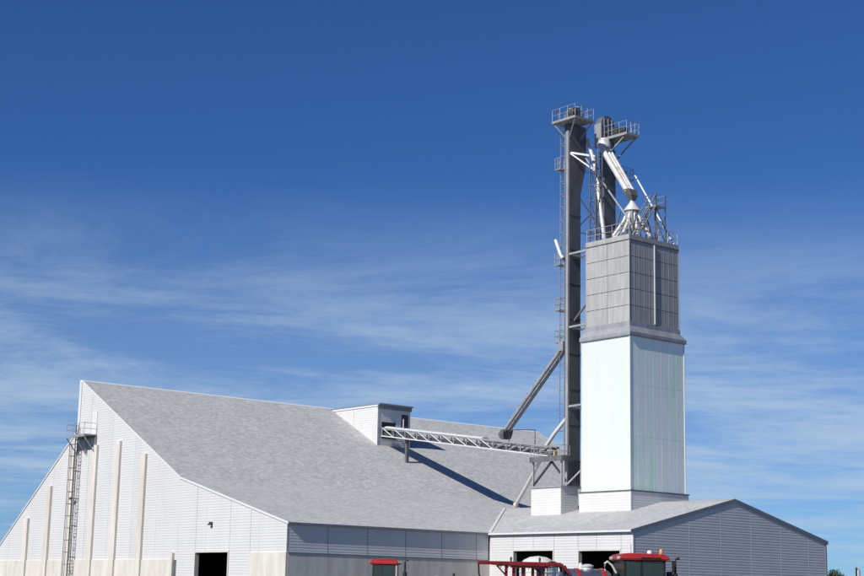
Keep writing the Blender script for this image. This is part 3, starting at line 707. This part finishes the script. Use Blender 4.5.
# spout to the barn roof valley
sp3 = thing('roof_spout', (97.2, 104.1, 9.4), 'thin white spout bending from the elevator down to the roof valley', 'spout', 'white spouts')
m = MB(); m.tube(((92.95, 93.4, 16.6), (92.85, 94.7, 15.45), (92.85, 95.75, 14.4), (93.3, 96.6, 13.7), (95.2, 100.4, 11.6), (96.85, 103.75, 9.85)), .165, 10); m.build('pipe', poly_m, sp3, True)
m = MB(); m.tube(((96.8, 103.7, 9.92), (97.0, 104.0, 9.6), (97.05, 104.1, 9.15)), [.24, .27, .22], 10); m.build('boot', rust_m, sp3, True)

# dark twin chute to the conveyor
ch = thing('twin_chute', (93.3, 101.1, 15.2), 'pair of dark steel chutes slanting from the elevator down to the conveyor', 'chute')
for dx in (-.05, .5):
    MB().tube(((92.75 + dx, 93.5, 22.9), (92.75 + dx, 101.1, 15.9)), .175, 10).build('chute_pipe', galv_m, ch, True)
m = MB()
for k in range(1, 7):
    t = k / 7; y, z = 93.5 + 7.6 * t, 22.9 - 7.0 * t
    m.bar((92.5, y, z + .19), (93.45, y, z + .19), .06)
m.build('cleat', darkgalv_m, ch)
MB().box(92.45, 93.5, 93.37, 93.95, 22.4, 23.2).build('inlet_box', galv_m, ch)
m = MB(); m.loft([rect(92.5, 93.62, 100.75, 101.15, 16.15), rect(92.5, 93.62, 100.85, 101.5, 15.75), rect(92.7, 93.5, 100.95, 101.45, 15.35)]); m.build('discharge_box', darkgalv_m, ch)

# ================================================================ conveyor gallery
cv_ = thing('conveyor', (93.3, 107, 10.0), 'inclined truss conveyor running from the roof dormer to the elevator leg', 'conveyor')
CA, CB = Vector((0, 118.45, 17.05)), Vector((0, 95.2, 13.85))
CX0, CX1_ = 92.62, 93.85
def cp(x, y, dz): t = (118.45 - y) / (118.45 - 95.2); return Vector((x, y, CA.z + (CB.z - CA.z) * t + dz))
HB, HT = -.34, .44
for x in (CX0, CX1_):
    for dz, mt in ((HB, siding_m), (HT, galv_m)):
        MB().bar(cp(x, 118.4, dz), cp(x, 95.25, dz), .10).build('chord', mt, cv_)
    ys = [118.3 - 1.78 * k for k in range(14)]
    for k, y in enumerate(ys):
        if y < 95.2: continue
        MB().bar(cp(x, y, HB), cp(x, y, HT), .075).build('truss_post', galv_m, cv_)
        if k + 1 < len(ys) and ys[k + 1] > 95:
            up = k < 9
            MB().bar(cp(x, y, HT if up else HB), cp(x, ys[k + 1], HB if up else HT), .07).build('truss_diagonal', siding_m if up else galv_m, cv_)
m = MB(); m.loft([[cp(CX0 + .2, y, -.25), cp(CX1_ - .2, y, -.25), cp(CX1_ - .2, y, .05), cp(CX0 + .2, y, .05)] for y in (118.4, 95.2)]); m.build('trough', dark_m, cv_)
m = MB(); m.loft([[cp(CX0 + .1, y, -.36), cp(CX1_ - .1, y, -.36), cp(CX1_ - .1, y, -.30), cp(CX0 + .1, y, -.30)] for y in (118.4, 95.2)]); m.build('floor_plate', darkgalv_m, cv_)
# curved hood covers, upper half
yy = 118.2
while yy > 104.5:
    m = MB(); rg = []
    for y in (yy, yy - 1.75):
        rg.append([cp((CX0 + CX1_) / 2 - (.58) * math.cos(t), y, .30 + .36 * math.sin(t)) for t in [math.pi * k / 8 for k in range(9)]])
    m.loft(rg); m.build('hood', siding_m, cv_, True); yy -= 1.78
m = MB(); m.loft([[cp(CX0 + .35, y, .2), cp(CX1_ - .35, y, .2), cp(CX1_ - .35, y, .42), cp(CX0 + .35, y, .42)] for y in (104.3, 95.2)]); m.build('return_cover', darkgalv_m, cv_)
m = MB()
m.tube((cp(CX0, 100.2, HT), cp(CX0, 100.2, 1.55), cp(CX0, 96.9, 1.75), cp(CX0, 96.9, HT)), .05, 6); m.build('portal_frame', dark_m, cv_)
m = MB(); m.bar(cp(CX0 + .2, 115.3, HT), cp(CX0 + .2, 115.3, 1.5), .07); m.build('light_pole', trim_m, cv_)
# supports down to the roof
for y in (115.2,):
    zr = roofz(y) - .05
    m = MB(); m.box(93.1, 93.4, y - .14, y + .14, zr, cp(0, y, HB).z - .02); m.build('support_pier', darkgalv_m, cv_)
# ================================================================ machines
def wheel(root, x, y, r, w, name='wheel'):
    t = MB(); t.lathe((x, y, r), [(r * .58, -w / 2), (r * .86, -w / 2), (r, -w * .34), (r, w * .34), (r * .86, w / 2), (r * .58, w / 2)], 28, 'y', closed=True)
    for k in range(22):
        a = 2 * math.pi * k / 22; c, s_ = math.cos(a), math.sin(a)
        for sg in (-1, 1):
            p = Vector((x + r * .985 * c, y + sg * w * .02, r + r * .985 * s_)); a2 = a + .12
            q = Vector((x + r * .985 * math.cos(a2), y + sg * w * .45, r + r * .985 * math.sin(a2)))
            t.bar(p, q, r * .06)
    tt = t.build(name, rubber_m, root)
    h = MB(); h.lathe((x, y, r), [(r * .2, -w * .30), (r * .55, -w * .25), (r * .6, -w * .48), (r * .62, -w * .48), (r * .62, w * .48), (r * .6, w * .48), (r * .55, w * .25), (r * .2, w * .30)], 20, 'y')
    h.build('rim', rim_m, tt, True)
    return tt
def cab(root, x0, x1, w, z0, z1, mat=red_m):
    """cab with pillars, glass and an overhanging roof; x forward"""
    h = w / 2
    fl = MB().box(x0, x1, -h, h, z0, z0 + .35, .05).build('cab_floor', black_m, root)
    for x in (x0 + .05, x1 - .05, (x0 + x1) / 2 - .15):
        for y in (-h + .05, h - .05):
            MB().box(x - .05, x + .05, y - .05, y + .05, z0 + .34, z1).build('pillar', black_m, root)
    for y in (-h + .03, h - .03):
        for a, b in ((x0 + .1, (x0 + x1) / 2 - .2), ((x0 + x1) / 2 - .1, x1 - .1)):
            MB().box(a, b, y - .008, y + .008, z0 + .36, z1 - .02).build('window', glass_m, root)
    for x in (x0 + .03, x1 - .03): MB().box(x - .008, x + .008, -h + .1, h - .1, z0 + .36, z1 - .02).build('windscreen', glass_m, root)
    o = .17
    m = MB(); m.loft([rect(x0 - .05, x1 + .05, -h - .02, h + .02, z1), rect(x0 - o, x1 + o, -h - o * .6, h + o * .6, z1 + .08), rect(x0 - o, x1 + o, -h - o * .6, h + o * .6, z1 + .20), rect(x0 + .02, x1 - .02, -h + .05, h - .05, z1 + .33), rect(x0 + .35, x1 - .35, -h + .3, h - .3, z1 + .38)])
    bmesh.ops.bevel(m.bm, geom=list(m.bm.edges), offset=.03, segments=2, affect='EDGES')
    r = m.build('cab_roof', mat, root, True)
    for x, sx in ((x0 - o - .012, -1), (x1 + o + .012, 1)):
        for y in (-h + .15, -h + .42, h - .42, h - .15):
            MB().lathe((x, y, z1 + .14), [(.02, -.02), (.075, -.02), (.075, .015), (.06, .03)], 10, 'x').build('work_light', rim_m, r)
    s_ = MB(); s_.box((x0 + x1) / 2 - .35, (x0 + x1) / 2 + .15, -.27, .27, z0 + .7, z0 + .85, .04); s_.box((x0 + x1) / 2 - .42, (x0 + x1) / 2 - .28, -.26, .26, z0 + .8, z0 + 1.5, .05); s_.build('seat', cloth_m, root)
    st = MB(); st.tube([(x1 - .55 + .0, .2 * math.cos(t), z0 + 1.05 + .2 * math.sin(t)) for t in [2 * math.pi * k / 12 for k in range(13)]], .02, 6); st.bar((x1 - .3, 0, z0 + .4), (x1 - .55, 0, z0 + 1.05), .06); st.build('steering_wheel', black_m, root)
    return r
def stack(root, x, y, z0, z1, mat=black_m):
    m = MB(); m.lathe((x, y, 0), [(.05, z0), (.13, z0 + .05), (.13, z1 - .75), (.06, z1 - .68), (.06, z1 - .3)], 12); m.tube(((x, y, z1 - .32), (x, y, z1 - .12), (x + .05, y, z1 - .03), (x + .2, y, z1 + .02)), .06, 10)
    return m.build('exhaust_stack', mat, root, True)
def hood(root, x0, x1, w, z0, z1):
    h = w / 2
    m = MB(); m.loft([[(x0, -h, z0), (x0, h, z0), (x0, h, z1 - .15), (x0, h - .2, z1), (x0, -h + .2, z1), (x0, -h, z1 - .15)], [(x1 - .25, -h, z0), (x1 - .25, h, z0), (x1 - .25, h * .9, z1 - .38), (x1 - .25, h * .7, z1 - .22), (x1 - .25, -h * .7, z1 - .22), (x1 - .25, -h * .9, z1 - .38)], [(x1, -h * .8, z0 + .1), (x1, h * .8, z0 + .1), (x1, h * .75, z1 - .6), (x1, h * .55, z1 - .5), (x1, -h * .55, z1 - .5), (x1, -h * .75, z1 - .6)]])
    r = m.build('hood', red_m, root)
    MB().box(x1 - .05, x1 + .02, -h * .5, h * .5, z0 + .2, z1 - .75).build('grille', black_m, r)
    for s_ in (-1, 1): MB().box(x1 - .1, x1 + .03, s_ * h * .6 - .1, s_ * h * .6 + .1, z1 - .85, z1 - .68).build('headlight', rim_m, r)
    return r

# --- field tractor before the eave wall
p = atD(385.5, 559, 96); gx, gy, topz = p.x, p.y, p.z
ang = math.atan2(_r.y, _r.x)            # direction to picture right
tr_ = thing('tractor', (gx, gy, 0), 'red farm tractor standing before the shaded eave wall, only its cab roof in view', 'tractor', local=True, rz=ang - .12)
zc_ = topz - .38
cab(tr_, -.70, .72, 1.4, 1.55, zc_)
hood(tr_, .87, 3.0, 1.05, 1.2, 2.45)
MB().box(-1.2, 3.0, -.35, .35, .75, 1.3, .05).build('chassis', black_m, tr_)
stack(tr_, 1.3, -.5, 1.5, topz - .06)
for y in (-1.05, 1.05): wheel(tr_, -.3, y, .98, .62); wheel(tr_, 2.35, y * .95, .72, .5)
for y in (-1, 1): MB().box(-1.2, .55, y * 1.05 - .3, y * 1.05 + .3, 2.0, 2.06, .02).build('fender', red_m, tr_)
m = MB(); m.lathe((-.5, .45, topz - .03), [(.09, 0), (.1, .1), (.05, .15)], 12); m.build('beacon', dark_m, tr_)

# --- self-propelled sprayer
D_SP = 73.0
pc = atD(639, 553.5, D_SP)
spr = thing('crop_sprayer', (pc.x, pc.y, 0), 'red self-propelled sprayer with banded steel tank, folded red boom and glazed cab', 'sprayer', local=True, rz=ang + .16)
tz = pc.z; zc_ = tz - .38
S_ = D_SP / F_PX                         # metres for one pixel along the machine
cr = cab(spr, -1.0, 1.0, 1.85, 1.75, zc_)
hood(spr, 1.02, 2.9, 1.3, 1.35, 2.55)
stack(spr, 1.62, -.45, 1.9, tz - .22)
m = MB(); m.box(1.2, 1.45, -.62, -.35, 2.5, 2.95, .04); m.build('air_filter', black_m, spr)
MB().box(-7.2, 2.9, -.45, .45, 1.0, 1.36, .04).build('chassis', red_m, spr)
for y in (-1.35, 1.35): wheel(spr, 1.9, y, .95, .45); wheel(spr, -4.3, y, .95, .45)
for x in (1.9, -4.3): MB().bar((x, -1.2, .95), (x, 1.2, .95), .2).build('axle', black_m, spr)
# stainless tank with red bands
tr_z = tz - .92 - .72; tr_r = .86
m = MB(); m.lathe((0, 0, tr_z), [(.1, -4.0), (.5, -3.95), (.78, -3.8), (tr_r, -3.6), (tr_r, -1.75), (.78, -1.5), (.5, -1.33), (.1, -1.28)], 32, 'x'); tk = m.build('tank', inox_m, spr, True)
for x in (-3.05, -1.85):
    MB().lathe((x, 0, tr_z), [(tr_r + .002, -.07), (tr_r + .035, -.07), (tr_r + .035, .07), (tr_r + .002, .07)], 32, 'x').build('tank_band', red_m, tk, True)
m = MB(); m.lathe((-2.5, 0, tr_z + tr_r - .03), [(.26, 0), (.26, .12), (.3, .13), (.3, .19), (.1, .26)], 18); m.lathe((-2.78, .2, tr_z + tr_r - .05), [(.12, 0), (.14, .15), (.08, .3), (.02, .34)], 12); m.build('tank_lid', whitepipe_m, tk, True)
m = MB(); m.tube(((-1.75, -.3, tr_z + .8), (-1.75, -.3, tr_z + 1.12), (-1.62, -.3, tr_z + 1.22), (-1.4, -.3, tr_z + 1.05), (-1.2, -.3, tr_z + .7)), .05, 8); m.build('fill_hose', poly_m, spr, True)
# tank saddle
for x in (-3.4, -1.6): MB().box(x - .08, x + .08, -.7, .7, 1.35, tr_z - .45).build('tank_saddle', red_m, spr)
# folded boom and rear mast
bz = tz - .70
bo = MB(); bo.box(-7.9, -4.0, -.95, -.83, bz, bz + .16, .02); bo.bar((-4.0, -.89, bz + .08), (-3.55, -.89, bz - .35), .13); boom = bo.build('boom', darkred_m, spr)
m = MB(); m.box(-6.4, -4.6, -1.06, -.96, bz - .12, bz + .1, .02); m.box(-6.9, -4.2, .8, .92, bz + .02, bz + .2, .02); m.build('boom_arm', darkred_m, boom)
m = MB(); m.tube(((-7.86, -.89, bz + .02), (-7.84, -.89, bz - .4), (-7.7, -.89, bz - .9)), .04, 6); m.build('boom_hose', black_m, boom)
for x in (-6.55, -6.2, -5.75, -5.3): MB().box(x - .06, x + .06, -.85, -.73, 1.2, bz).build('mast_post', darkred_m, spr)
MB().bar((-7.0, -.8, bz - .02), (-6.58, -.8, bz - .45), .06).build('mast_brace', darkred_m, spr); MB().bar((-5.3, -.8, bz), (-4.7, -.8, bz - .6), .09).build('mast_brace', darkred_m, spr)
m = MB(); m.box(-6.7, -5.0, -.8, .8, 1.1, 1.36, .03); m.build('rear_frame', darkred_m, spr)
m = MB()
for k in range(9):
    x = -6.9 + .33 * k; m.tube(((x, -1.02, bz + .10), (x + .05, -1.06, bz - .12), (x + .02, -1.0, bz - .2)), .022, 5)
m.build('hose_clip', black_m, boom)['kind'] = 'stuff'
m = MB(); m.tube([(-7.0 + .25 * k, -1.07, bz - .05 + .03 * (k % 2)) for k in range(13)], .025, 6); m.build('hose_run', black_m, boom)
m = MB(); m.box(-5.05, -4.72, -.75, -.4, bz - .75, bz - .1, .03); m.build('valve_block', graytrim_m, spr)
for x in (-6.35, -5.0): MB().lathe((x, -.89, bz + .14), [(.035, 0), (.05, .12), (.05, .2), (.02, .24)], 10).build('nozzle_body', dark_m, boom)
m = MB(); m.tube([(-4.35 + .42 * math.cos(t), -.7, bz - .25 + .42 * math.sin(t)) for t in [math.pi * k / 10 for k in range(11)]], .06, 8); m.tube(((-3.8, -.6, bz + .0), (-3.65, -.6, bz - .25), (-3.6, -.6, bz - .7)), .11, 8); m.build('hose_loop', black_m, spr, True)
for x in (-.95, -.55): MB().box(x - .09, x + .09, -.99, -.96 - .02, zc_ + .13, zc_ + .2, .01).build('marker_light', orange_m, cr)
MB().box(-.2, .75, -1.052, -1.036, zc_ + .1, zc_ + .18).build('roof_stripe', black_m, cr)
m = MB(); m.tube(((-.3, .3, tz - .05), (-.3, .3, tz + .45)), .012, 5); m.build('aerial', black_m, cr)
m = MB(); m.lathe((.35, -.55, tz - .06), [(.11, 0), (.13, .1), (.1, .17), (.03, .2)], 14); m.build('antenna_dome', trim_m, cr, True)
m = MB(); m.lathe((.86, -.7, tz - .16), [(.07, 0), (.07, .12), (.085, .13), (.085, .3), (.04, .36)], 14); m.build('beacon', orange_m, cr, True)
m = MB(); m.bar((1.05, -.95, zc_ + .05), (1.3, -1.2, zc_ + .02), .05); m.box(1.24, 1.3, -1.36, -1.1, zc_ - .5, zc_ + .02, .02); m.build('mirror', black_m, spr)

# --- white poly tank behind the boom
pt = atD(538, 556, 92)
nt_ = thing('poly_tank', (pt.x, pt.y, 0), 'white rounded poly tank standing before the left doorway of the annex', 'tank', local=True)
hh = pt.z
m = MB(); m.lathe((0, 0, 0), [(1.07, .35), (1.1, .42), (1.1, hh - .62), (1.06, hh - .5), (.85, hh - .25), (.5, hh - .07), (.25, hh - .04), (.02, hh)], 32); m.build('shell', poly_m, nt_, True)
for z in (1.0, 1.7, 2.4, 3.1):
    MB().lathe((0, 0, z), [(1.1, -.05), (1.125, -.03), (1.125, .03), (1.1, .05)], 32).build('hoop', poly_m, nt_, True)
MB().box(-1.2, 1.2, -1.2, 1.2, 0, .35, .03).build('skid', dark_m, nt_)
m = MB(); ux, uy = -math.sin(YAW), -math.cos(YAW)
for k, q in enumerate((-.75, -.1, .35, .8)):
    cx_, cy_ = ux * .72 + _r.x * q, uy * .72 + _r.y * q
    MB().tube(((cx_ * 1.35, cy_ * 1.35, hh - 1.2), (cx_ * 1.35, cy_ * 1.35, hh - .5)), .04, 6).build('fitting', dark_m, nt_)

# --- dark pickup truck below the picture edge
pk = atD(444, 577.5, 90)
tk_ = thing('service_truck', (pk.x, pk.y, 0), 'dark service truck before the eave wall with only its stack tips showing', 'truck', local=True, rz=ang)
th = pk.z - .12
MB().box(-3.4, 2.6, -.5, .5, .55, .85, .04).build('chassis', black_m, tk_)
m = MB(); m.loft([rect(-.1, 1.5, -1.05, 1.05, .85), rect(-.1, 1.5, -1.05, 1.05, 1.6), rect(.0, 1.2, -.95, .95, th - .05), rect(.1, 1.1, -.85, .85, th)]); m.build('cab', graytrim_m, tk_)
MB().box(1.5, 2.6, -1.0, 1.0, .85, 1.55, .08).build('hood', graytrim_m, tk_)
MB().box(-3.4, -.3, -1.1, 1.1, .86, .98, .02).build('flatbed', darkgalv_m, tk_)
for x in (1.9, -2.2):
    for y in (-.95, .95): wheel(tk_, x, y, .48, .28)
m = MB(); m.tube(((.5, -1.0, .9), (.5, -1.0, th - .05), (.56, -1.0, th + .35)), .07, 10); m.build('exhaust_stack', black_m, tk_, True)
m = MB(); m.tube(((-.45, -1.0, .98), (-.45, -1.0, th + .1), (-.45, -1.0, th + .2)), [.09, .09, .03], 10); m.build('marker_pole', trim_m, tk_, True)

# ================================================================ far things on the right
def tree(px, py, dist, wpx, label):
    top = atD(px, py, dist); base = Vector((top.x, top.y, 0)); h = top.z; s_ = dist / F_PX
    t = thing('broadleaf_tree', base, label, 'tree', 'trees beyond the annex')
    m = MB(); m.tube((base, base + Vector((.1, .05, h * .45)), base + Vector((0, .1, h * .8))), [.28, .2, .06], 8)
    for k in range(6):
        a = k * 1.05; z = h * (.35 + .07 * k); m.tube((base + Vector((0, 0, z)), base + Vector((math.cos(a) * wpx * s_ * .3, math.sin(a) * wpx * s_ * .3, z + h * .18))), [.1, .03], 5)
    m.build('trunk', bark_m, t)
    m = MB(); rnd = random.Random(int(px * 7))
    for c in range(26):
        a, rr = rnd.uniform(0, 6.28), rnd.uniform(.1, 1) ** .6 * wpx * s_ * .5
        zz = h * rnd.uniform(.42, .95); sh = math.sqrt(max(.1, 1 - ((zz / h - .62) / .42) ** 2))
        cc = base + Vector((math.cos(a) * rr * sh, math.sin(a) * rr * sh, zz))
        for l in range(46):
            d = Vector((rnd.gauss(0, 1), rnd.gauss(0, 1), rnd.gauss(0, .8))) * (h * .055)
            p_ = cc + d
            if p_.z > h: continue
            n_ = Vector((rnd.gauss(0, 1), rnd.gauss(0, 1), rnd.gauss(0, 1))).normalized(); u_ = n_.orthogonal().normalized(); v_ = n_.cross(u_); z_ = rnd.uniform(.14, .26)
            m.bm.faces.new([m.bm.verts.new(p_ + u_ * z_), m.bm.verts.new(p_ + v_ * z_ * .6), m.bm.verts.new(p_ - u_ * z_), m.bm.verts.new(p_ - v_ * z_ * .6)])
    m.build('crown', leaf_m, t)
tree(833.5, 569.5, 380, 9, 'dark tree top just right of the grey annex corner')
tree(839, 573, 400, 8, 'smaller tree right of the taller dark tree by the annex')
# distant grain tower
pd = atD(858, 567.5, 620)
gt = thing('distant_silo', (pd.x, pd.y, 0), 'faint grey silo tower far away at the lower right edge', 'silo')
m = MB(); m.lathe((pd.x, pd.y, 0), [(.85, 0), (.85, pd.z - 1.2), (.3, pd.z - .5), (.1, pd.z - .4)], 16); m.build('shaft', galv_m, gt, True)
m = MB(); m.box(pd.x - 1.5, pd.x - 1.0, pd.y - .25, pd.y + .25, 0, pd.z); m.build('leg_casing', dark_m, gt)

# many small alike pieces kept joined
for o in bpy.data.objects:
    if o.name.split('.')[0] in ('rung', 'ladder_rung', 'cage_hoop', 'cage_strip', 'ladder_cage', 'cleat', 'cross_bar', 'diagonal'): o['kind'] = 'stuff'
